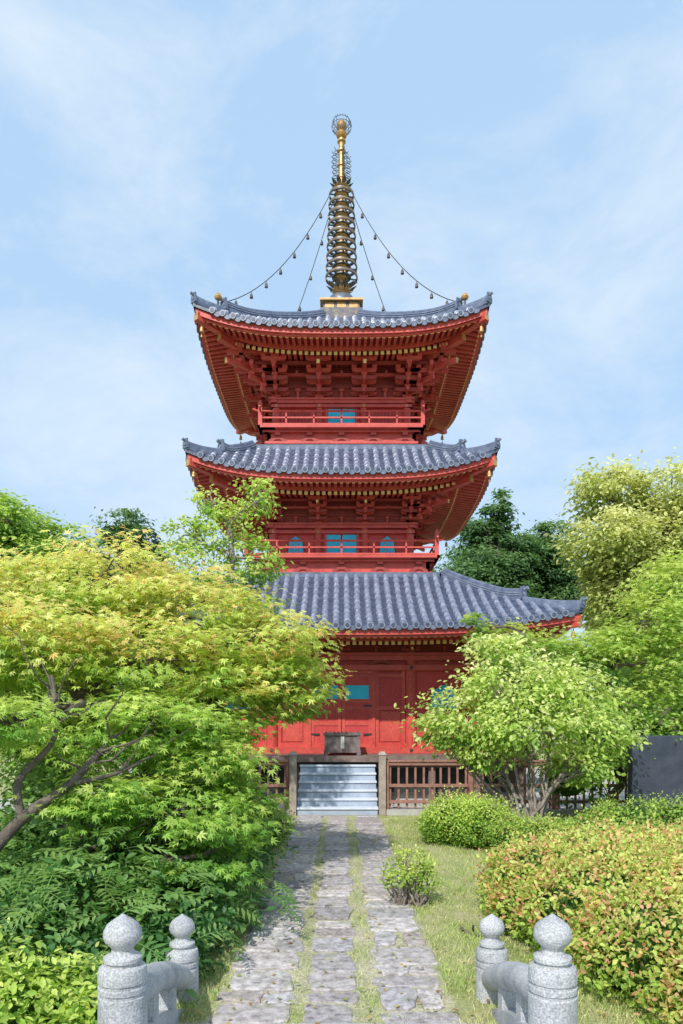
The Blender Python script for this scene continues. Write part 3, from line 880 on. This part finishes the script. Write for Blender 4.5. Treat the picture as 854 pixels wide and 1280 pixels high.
def trunk(name,parent,base,top,r,subs,mat,seed,twigs=6,wob=.1,rt=.011,extra=None):
    rg=random.Random(seed); mb=MB()
    main=limb(mb,base,top,r,r*.45,12,mat,rg,wob,8)
    mb.lathe((base[0],base[1],base[2]-.05),[(r*1.7,0),(r*1.25,.12),(r*.98,.3)],12,mat)
    for c,sc in subs:
        ctr=Vector(c[:3])
        cand=[p for p in main[2:] if p.z<ctr.z+.1] or main[-2:]
        st=min(cand,key=lambda p:(p-ctr).length*1.0+abs(p.z-ctr.z+.6)*.5)
        pts=limb(mb,st,ctr,r*.42,r*.14,8,mat,rg,wob*1.3,6,.05)
        k=min(len(sc),twigs)
        for s_ in sc[:k]:
            q=pts[rg.choice((3,4,5,6))]
            limb(mb,q,Vector(s_),r*.12,rt*.5,5,mat,rg,.14,4)
    if extra:
        for pl,r0,r1 in extra:
            smooth_limb(mb,pl,r0,r1,mat)
            e=Vector(pl[-1])
            for q in range(7):
                f=Vector(pl[-2]).lerp(e,rg.random())
                limb(mb,f,f+Vector((rg.uniform(-.5,.7),rg.uniform(-.4,.4),rg.uniform(.1,.6))),r1*.6,.004,5,mat,rg,.15,5)
    return mb.obj(name,parent,smooth=60)

def blob(name,clumps,parent,seed,scale=.75,mat='core'):  # solid dark lumps added to stop see-through and paint inner shade
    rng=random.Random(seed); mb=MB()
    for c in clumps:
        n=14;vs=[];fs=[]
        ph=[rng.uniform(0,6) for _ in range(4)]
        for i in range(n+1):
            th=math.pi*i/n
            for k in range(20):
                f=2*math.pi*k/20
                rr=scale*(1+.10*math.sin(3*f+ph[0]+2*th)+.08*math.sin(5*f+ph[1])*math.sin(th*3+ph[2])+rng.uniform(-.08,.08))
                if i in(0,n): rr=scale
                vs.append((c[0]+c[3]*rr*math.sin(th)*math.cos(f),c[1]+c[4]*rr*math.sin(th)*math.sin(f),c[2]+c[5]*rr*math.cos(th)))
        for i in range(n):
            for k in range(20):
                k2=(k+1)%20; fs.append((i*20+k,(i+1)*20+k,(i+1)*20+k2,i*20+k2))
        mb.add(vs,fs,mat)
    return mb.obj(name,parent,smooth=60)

# palettes (slightly soft greens)
P_maple=[(.18,.34,.045),(.34,.50,.07),(.53,.65,.13),(.69,.74,.20),(.80,.78,.30)]
P_maplelow=[(.12,.28,.045),(.22,.42,.065),(.38,.56,.10),(.56,.67,.16)]
P_bright=[(.13,.28,.045),(.27,.45,.07),(.46,.60,.11),(.63,.72,.20)]
P_shrub=[(.16,.30,.06),(.33,.49,.09),(.55,.66,.17),(.76,.80,.36)]
P_dark=[(.035,.09,.04),(.07,.16,.06),(.12,.23,.08),(.19,.32,.11)]
P_under=[(.03,.10,.03),(.06,.18,.05),(.13,.28,.075),(.26,.42,.12)]  # dark green plants, palette deepened to paint in the shadow there
P_camph=[(.20,.27,.07),(.38,.44,.12),(.58,.61,.22),(.74,.73,.36)]
P_mid=[(.09,.21,.04),(.19,.36,.06),(.35,.50,.09),(.50,.62,.16)]

# --- Japanese maple (left)
mp=empty('japanese_maple_tree')
cl_hi=[(-4.6,9.6,3.5,1.3,1.2,.8),(-3.3,9.9,3.95,1.2,1.1,.65),(-2.1,9.8,3.55,1.1,1.1,.7),(-1.05,9.5,3.0,.85,.9,.6),(-.75,9.5,2.55,.6,.7,.45),
       (-2.3,8.6,2.85,1.15,1,.55),(-3.7,8.3,3.0,1.1,1,.55),(-1.5,9.0,2.3,.75,.8,.5),(-5.2,8.8,2.7,1.0,1,.7)]
cl_lo=[(-2.1,7.9,2.05,.85,.85,.42),(-1.55,8.2,1.65,.65,.7,.38),(-1.75,7.5,1.2,.75,.7,.36),(-2.35,7.1,1.35,.5,.5,.28),(-1.35,8.6,1.05,.5,.6,.4),(-1.3,7.2,.85,.45,.5,.28),(-3.2,8.4,1.9,.7,.6,.35),(-3.1,6.4,2.15,.5,.5,.25)]
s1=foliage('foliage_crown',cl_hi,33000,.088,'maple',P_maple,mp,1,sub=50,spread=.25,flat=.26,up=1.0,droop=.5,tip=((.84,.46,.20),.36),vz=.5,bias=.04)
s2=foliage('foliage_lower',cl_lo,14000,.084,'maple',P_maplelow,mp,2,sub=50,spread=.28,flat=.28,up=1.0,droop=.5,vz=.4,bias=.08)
ex=[([(-3.7,6.6,0),(-3.35,6.6,.75),(-2.95,6.65,1.25),(-2.6,6.9,1.55),(-2.3,7.3,2.0)],.080,.028),
    ([(-2.95,6.65,1.22),(-3.0,6.7,1.6),(-2.75,6.9,2.0),(-2.9,7.2,2.6)],.045,.018),
    ([(-3.3,6.6,.85),(-3.25,6.5,1.35),(-3.4,6.5,1.8),(-3.2,6.7,2.3)],.05,.018),
    ([(-2.6,6.9,1.55),(-2.25,7.0,1.62),(-1.9,7.3,1.8)],.03,.012)]
trunk('trunk',mp,(-3.3,8.6,0),(-3.1,9.0,3.0),.15,s1+s2,'bark',3,twigs=10,wob=.16,extra=ex)
# --- slender tree behind maple
t2=empty('slender_tree')
cl=[(-2.6,13,4.7,.9,.8,.6),(-2.0,13,5.5,.55,.5,.6),(-1.55,13.1,6.15,.32,.35,.4),(-2.9,13.2,5.5,.4,.4,.4),(-1.6,13,5.0,.5,.5,.5),(-2.35,13,6.1,.3,.3,.3),(-1.7,13,4.1,.6,.6,.5)]
s=foliage('foliage',cl,6500,.085,'broad',P_bright,t2,5,sub=26,spread=.22,flat=.6,up=.5,vz=.5)
trunk('trunk',t2,(-2.4,13.2,0),(-2.1,13.1,5.6),.09,s,'gbark',6,twigs=10,wob=.06)
# --- green mass behind left
t3=empty('garden_tree')
cl=[(-5.5,13.5,2.6,1.9,1.5,1.2),(-7.5,12.5,3.2,1.8,1.5,1.3),(-3.8,14.2,2.6,1.3,1,1.2),(-6.5,14.5,4.2,1.5,1.2,.9),(-3.2,13.5,1.2,1.3,.9,.9),(-5,12.5,1.1,1.5,1,.9),(-3.2,12.2,2.3,1.0,.8,.9)]
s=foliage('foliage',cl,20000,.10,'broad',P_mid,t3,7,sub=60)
trunk('trunk',t3,(-5.3,13.6,0),(-5.3,13.6,3.2),.16,s,'bark',8,twigs=5)
blob('shade_core',cl,t3,9,.45)

# --- shrub tree right
t4=empty('garden_tree')
cl=[(2.25,13,2.15,.85,.8,.55),(3.1,13.1,2.75,.95,.85,.6),(4.05,13.1,2.55,.9,.8,.6),(4.55,13,1.9,.7,.7,.5),(3.3,12.6,2.0,.95,.8,.5),(2.6,12.9,1.55,.6,.6,.35),(2.9,13.4,3.35,.55,.5,.4),(4.3,12.8,1.35,.55,.5,.35),(1.75,13,1.95,.35,.4,.35)]
s=foliage('foliage',cl,14500,.100,'broad',P_shrub,t4,10,sub=36,spread=.24,flat=.5,up=.7,tip=((.85,.82,.50),.15),rnd=.6,bias=.08)
rg=random.Random(5); mb=MB()
for c,sc in s:
    for j in range(2):
        b=Vector((3.35+rg.uniform(-.18,.18),12.95+rg.uniform(-.12,.12),0))
        k=Vector((b.x+(c[0]-b.x)*.35,b.y,.7+rg.uniform(-.1,.25)))
        limb(mb,b,k,.035,.028,8,'gbark',rg,.08,4); 
        pts=limb(mb,k,Vector(c[:3])+Vector((rg.uniform(-.2,.2),0,0)),.028,.012,6,'gbark',rg,.14,6)
        for s_ in sc[j*6:(j+1)*6]: limb(mb,pts[rg.choice((2,3,4,5))],Vector(s_),.012,.004,4,'gbark',rg,.15,4)
mb.obj('stems',t4,smooth=60)
# --- maple right behind
t5=empty('japanese_maple_tree')
cl=[(3.4,15.2,3.75,.8,.6,.4),(2.9,15.2,4.1,.35,.35,.35),(4.5,15,3.4,.9,.8,.55),(5.6,15.2,3.5,.9,.8,.6),(6.5,15.5,4.2,1.0,.9,.7),(7.3,15.5,3.3,1.1,1,.8),(6.1,15.2,2.5,1.0,.9,.6),(7.5,16,5.1,.9,.9,.7)]
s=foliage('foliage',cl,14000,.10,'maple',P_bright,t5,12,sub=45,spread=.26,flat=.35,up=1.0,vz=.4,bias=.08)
trunk('trunk',t5,(5.9,15.4,0),(5.9,15.4,3.2),.12,s,'bark',13,twigs=7,wob=.12)
t6=empty('garden_tree')
cl=[(5.3,14.8,1.7,1.0,.8,.7),(6.5,15,1.5,1.2,.8,.9),(8,15,1.8,1.3,.9,1),(4.6,14.5,.9,.7,.6,.6),(9.5,15.5,2.6,1.3,1,1.3)]
foliage('foliage',cl,12000,.10,'broad',P_mid,t6,14,sub=50)
blob('shade_core',cl,t6,15,.5)

# --- background trees
def bgtree(name,cx,cy,clumps,n,size,pal,seed,trunk_r=.35,kind='broad',**kw):
    e=empty(name)
    s=foliage('foliage',clumps,n,size,kind,pal,e,seed,sub=kw.pop('sub',45),**kw)
    z=np.mean([c[2] for c in clumps])
    trunk('trunk',e,(cx,cy,0),(cx,cy,z),trunk_r,s,'bark',seed+1,twigs=4,wob=.06,rt=.04)
    return e
def rnd_cl(seed,cx,cy,cz,rx,ry,rz,n,r0,r1,fl=.75,cond=None):
    rg=random.Random(seed); out=[]
    while len(out)<n:
        d=Vector((rg.gauss(0,1),rg.gauss(0,1),rg.gauss(0,1))).normalized()*rg.uniform(.45,1)
        p=(cx+d.x*rx,cy+d.y*ry,cz+d.z*rz)
        if cond and not cond(*p): continue
        r=rg.uniform(r0,r1); out.append((*p,r,r,r*fl))
    return out
cl=rnd_cl(21,15.4,34,9.2,4.6,3.2,4.2,44,1.2,1.8,.8,cond=lambda x,y,z: z<13.6-.5*max(0,14.3-x))
bgtree('camphor_tree',15.5,34.5,cl,80000,.24,P_camph,22,.5,spread=.22,flat=.75,vz=.25,shell=.6,sub=60,up=.7)
cl=rnd_cl(23,21,31,6.5,4,3,4,20,1.3,2.0); bgtree('camphor_tree',21,31,cl,20000,.26,P_camph,24,.4)
cl=rnd_cl(25,9.0,41,11.3,2.3,2,3.1,34,.6,1.25,.6)+[(9.2,41,14.5,.5,.5,.55),(9.0,41,13.8,.9,.8,.5)]+rnd_cl(26,7.3,40,8.6,2.3,2,2.9,16,.9,1.4)
bgtree('cedar_tree',9.0,41,cl,40000,.24,P_dark,27,.35,spread=.3,flat=.5,bias=.06)
cl=rnd_cl(28,12.2,43,10.4,1.9,2,3.3,26,.8,1.3,.6); bgtree('cedar_tree',12.2,43,cl,26000,.24,P_dark,29,.35,spread=.3,flat=.5,bias=.08)
cl=rnd_cl(30,-17.3,38,10,4.2,3,3.2,26,1.2,1.8); bgtree('broadleaf_tree',-17,38,cl,40000,.27,P_mid,31,.45,shell=.55)
cl=rnd_cl(32,-12.2,40,10.2,1.6,1.5,3.2,20,.8,1.2); bgtree('cedar_tree',-12.2,40,cl,20000,.26,P_dark,33,.3)
bt=empty('distant_trees')
rg=random.Random(40); cl=[]
for i in range(60):
    x=-75+i*2.6
    if -11<x<5: h=3.5
    else: h=5.0
    cl.append((x+rg.uniform(-1,1),52+rg.uniform(-3,5),h*rg.uniform(.6,1.0),2.6,2.4,h*.75))
foliage('foliage',cl,34000,.5,'broad',P_mid,bt,41,sub=40)
blob('shade_core',cl,bt,42,.8)

# --- clipped shrubs
def shrub(name,cl,n,size,pal,seed,tip=None,core=.8,kind='tiny',stems=None,**kw):
    e=empty(name)
    s=foliage('foliage',cl,n,size,kind,pal,e,seed,sub=kw.pop('sub',26),spread=kw.pop('spread',.13),flat=1.0,up=.35,droop=-.5,tip=tip,shell=kw.pop('shell',.82),**kw)
    if core: blob('shade_core',cl,e,seed+1,core)
    if stems:
        rg=random.Random(seed); mb=MB()
        for c,sc in s:
            for q in sc[:stems]:
                limb(mb,(c[0]+rg.uniform(-.05,.05),c[1]+rg.uniform(-.05,.05),0),Vector(q)*1.0,.014,.004,5,'gbark',rg,.16,5)
        mb.obj('stems',e,smooth=60)
    return e
P_az=[(.15,.29,.045),(.31,.46,.08),(.50,.61,.13),(.67,.73,.22)]
cl=[(2.25,7.9,.36,.72,.8,.46),(3.1,8.3,.42,.9,.9,.50),(4.2,8.2,.42,1.0,1,.50),(2.45,6.8,.34,.8,.8,.48),(3.4,7.0,.42,1.0,.9,.52),(4.6,7,.4,1.0,1,.55),(2.6,5.8,.28,.75,.75,.50),(3.4,5.8,.34,.9,.8,.55),(3.0,4.9,.15,.9,.7,.5),(4.2,5.6,.35,1,.9,.55),(2.0,7.3,.22,.5,.5,.36),(2.75,7.4,.5,.5,.5,.42),(3.1,6.3,.5,.5,.5,.44)]
shrub('azalea_hedge',cl,100000,.056,P_az,50,tip=((.92,.30,.27),.42),core=.70,sub=9,spread=.085,rnd=.6,kind='broad',shell=.74)
cl=[(1.95,12.3,.42,.5,.5,.40),(2.35,12.1,.40,.5,.5,.38),(1.75,12.5,.3,.35,.4,.3)]
shrub('round_shrub',cl,18000,.05,P_bright,52,core=.74,spread=.16)
cl=[(2.75,11.4,.30,.42,.42,.30),(3.2,11.0,.28,.45,.4,.30)]
shrub('round_shrub',cl,11000,.05,P_mid,54,core=.74,tip=((.7,.35,.2),.15),spread=.16)
cl=[(.80,8.35,.46,.27,.26,.18),(.92,8.3,.34,.2,.22,.16),(.66,8.3,.36,.18,.2,.15)]
shrub('small_shrub',cl,1500,.045,P_az,56,core=0,stems=16,sub=10)
cl=[(-1.3,12.0,.36,.45,.45,.35),(-1.75,12.2,.4,.5,.5,.4)]
shrub('round_shrub',cl,9000,.05,P_mid,58,core=.74)
cl=[(4.9,12.4,.35,.7,.5,.4),(5.8,12.2,.35,.7,.5,.42),(4.1,11.9,.25,.5,.4,.3)]
shrub('low_shrub',cl,11000,.055,P_mid,60,core=.7)

# --- undergrowth left
un=empty('undergrowth_plants')
cl=[(-1.65,8.0,.35,.6,.8,.5),(-2.4,7.9,.5,.8,.7,.6),(-1.6,6.9,.30,.55,.6,.45),(-2.3,6.6,.45,.7,.6,.5),(-3.0,6.9,.5,.7,.7,.45),(-3.7,7.6,.6,.9,.7,.6),(-1.75,6.1,.2,.5,.5,.35),(-2.5,5.8,.3,.6,.5,.4),(-3.3,6.0,.3,.7,.6,.4),(-3.8,8.9,.7,1.2,.7,.9),(-2.6,9.0,.55,1.0,.7,.75),(-1.5,9.2,.3,.45,.7,.4),(-1.45,10.3,.3,.4,.7,.4),(-2.2,10.6,.6,.8,.8,.7)]
s=foliage('foliage',cl,18000,.105,'broad',P_under,un,70,sub=22,spread=.30,flat=.6,up=.8,shell=.5,rnd=.6,vz=.5,bias=.03)
foliage('fronds',[(-1.75,6.6,.38,.6,.9,.35),(-2.5,6.3,.55,.8,.7,.35),(-1.5,7.6,.3,.4,.8,.35),(-2.9,7.2,.6,.7,.6,.4),(-1.55,5.8,.15,.35,.4,.2)],520,.44,'frond',P_under,un,75,sub=6,spread=.3,flat=.6,up=1.4,droop=-.15,shell=.6,rnd=.25,bias=.2)
blob('shade_core',cl,un,71,.36)
lb=empty('low_shrub')
cl=[(-2.35,5.0,.16,.5,.45,.36),(-2.0,5.3,.1,.4,.4,.3),(-2.9,5.2,.3,.55,.5,.4),(-1.75,5.0,.05,.35,.4,.25)]
foliage('foliage',cl,7500,.07,'broad',P_bright,lb,73,sub=24,spread=.25,flat=.7,rnd=.6)
blob('shade_core',cl,lb,74,.45)

# --- grass
def grass(name,areas,size,seed):
    rng=np.random.default_rng(seed); P=[]
    for x0,x1,y0,y1,n in areas:
        y=y0+(y1-y0)*rng.random(n)**1.5; x=x0+(x1-x0)*rng.random(n)
        P.append(np.stack([x,y,np.zeros(n)+.004],1))
    P=np.concatenate(P); n=len(P)
    ph=np.sin(P[:,0]*7.1+np.sin(P[:,1]*3.3)*2)+np.sin(P[:,1]*5.7+np.sin(P[:,0]*4.1)*2)
    keep=rng.random(n)<(.45+.25*ph); P=P[keep]; ph=ph[keep]; n=len(P)
    tn=np.array([0,0,1.])+rng.normal(size=(n,3))*.45; nr=rng.normal(size=(n,3)); nr[:,2]*=.2
    t=np.clip(rng.random(n)+.15*ph,0,1)[:,None]
    col=np.array([.70,.63,.38])*(1-t)+np.array([.38,.52,.14])*t
    col*=1+rng.normal(size=(n,1))*.2
    leafobj(name,P,nr,tn,size*(.5+rng.random(n)),col,'blade',None,'grassblade')
grass('lawn_grass',[(.84,2.6,5,15.6,60000),(-2.0,-.95,5,15.6,30000)],.042,81)
grass('path_grass',[(-.40,-.27,5,15.7,3500),(.10,.30,5,15.7,7000),(-.99,-.90,5,15.7,3000),(.79,.88,5,15.7,4000),(-.9,.8,5,15.7,6000)],.030,82)
# loose leaves dropped on path and lawn
rng=np.random.default_rng(90); n=420
P=np.stack([rng.uniform(-1.2,2.2,n),5+10*rng.random(n)**1.4,np.full(n,.040)],1)
pal=np.array([(.36,.22,.10),(.55,.42,.16),(.30,.36,.10)])
leafobj('fallen_leaves',P,np.array([0,0,1.])+rng.normal(size=(n,3))*.15,rng.normal(size=(n,3)),.035+.03*rng.random(n),pal[rng.integers(0,3,n)],'broad')
fb=MB(); rg=random.Random(3)
limb(fb,(1.22,7.35,.03),(1.52,6.95,.05),.018,.012,6,'bark',rg,.15,6); limb(fb,(1.32,7.2,.05),(1.30,6.98,.16),.012,.006,5,'bark',rg,.15,4)
fb.obj('fallen_branch',None,smooth=60)

# ================================================================= WORLD / SUN / CAMERA
EL=R(44); AZ=R(198)
w=bpy.data.worlds.new('World'); scene.world=w; w.use_nodes=True
nt=w.node_tree; bg=nt.nodes['Background']
sky=nt.nodes.new('ShaderNodeTexSky'); sky.sky_type='NISHITA'; sky.sun_disc=False
sky.sun_elevation=EL; sky.sun_rotation=AZ; sky.air_density=1.0; sky.dust_density=1.5; sky.ozone_density=1.5
tc=nt.nodes.new('ShaderNodeTexCoord'); mp_=nt.nodes.new('ShaderNodeMapping')
mp_.inputs['Scale'].default_value=(1.0,1.0,1.7); mp_.inputs['Location'].default_value=(3.1,.4,.7); mp_.inputs['Rotation'].default_value=(0,R(30),0)
n1=nt.nodes.new('ShaderNodeTexNoise'); n1.inputs['Scale'].default_value=3.0; n1.inputs['Detail'].default_value=14; n1.inputs['Roughness'].default_value=.63; n1.inputs['Distortion'].default_value=.3
nt.links.new(tc.outputs['Generated'],mp_.inputs['Vector']); nt.links.new(mp_.outputs['Vector'],n1.inputs['Vector'])
rp=nt.nodes.new('ShaderNodeValToRGB'); e=rp.color_ramp.elements
e[0].position=.42; e[0].color=(0,0,0,1); e[1].position=.74; e[1].color=(.9,.9,.9,1)
nt.links.new(n1.outputs['Fac'],rp.inputs['Fac'])
hz=nt.nodes.new('ShaderNodeMix'); hz.data_type='RGBA'; hz.inputs['Factor'].default_value=.84
hz.inputs['B'].default_value=(3.55,5.1,7.0,1)
nt.links.new(sky.outputs['Color'],hz.inputs['A'])
cm=nt.nodes.new('ShaderNodeMix'); cm.data_type='RGBA'; cm.inputs['B'].default_value=(5.5,6.2,6.8,1)
nt.links.new(rp.outputs['Color'],cm.inputs['Factor']); nt.links.new(hz.outputs['Result'],cm.inputs['A'])
nt.links.new(cm.outputs['Result'],bg.inputs['Color']); bg.inputs['Strength'].default_value=.15

ld=bpy.data.lights.new('sun','SUN'); ld.energy=4.5; ld.angle=R(.8); ld.color=(1,.96,.9)
lo=bpy.data.objects.new('sun',ld); COL.objects.link(lo)
d=Vector((math.sin(AZ)*math.cos(EL),math.cos(AZ)*math.cos(EL),math.sin(EL)))
lo.rotation_mode='QUATERNION'; lo.rotation_quaternion=d.to_track_quat('Z','Y'); lo.location=(0,-5,30)

cd=bpy.data.cameras.new('camera'); cam=bpy.data.objects.new('camera',cd); COL.objects.link(cam)
cam.location=(0,0,2.2); cam.rotation_euler=(R(90),0,0)
cd.sensor_width=36; cd.sensor_fit='AUTO'; cd.lens=25.3; cd.shift_y=.199; cd.shift_x=0.0; cd.clip_end=1000
scene.camera=cam
scene.view_settings.view_transform='Standard'; scene.view_settings.look='None'; scene.view_settings.exposure=0
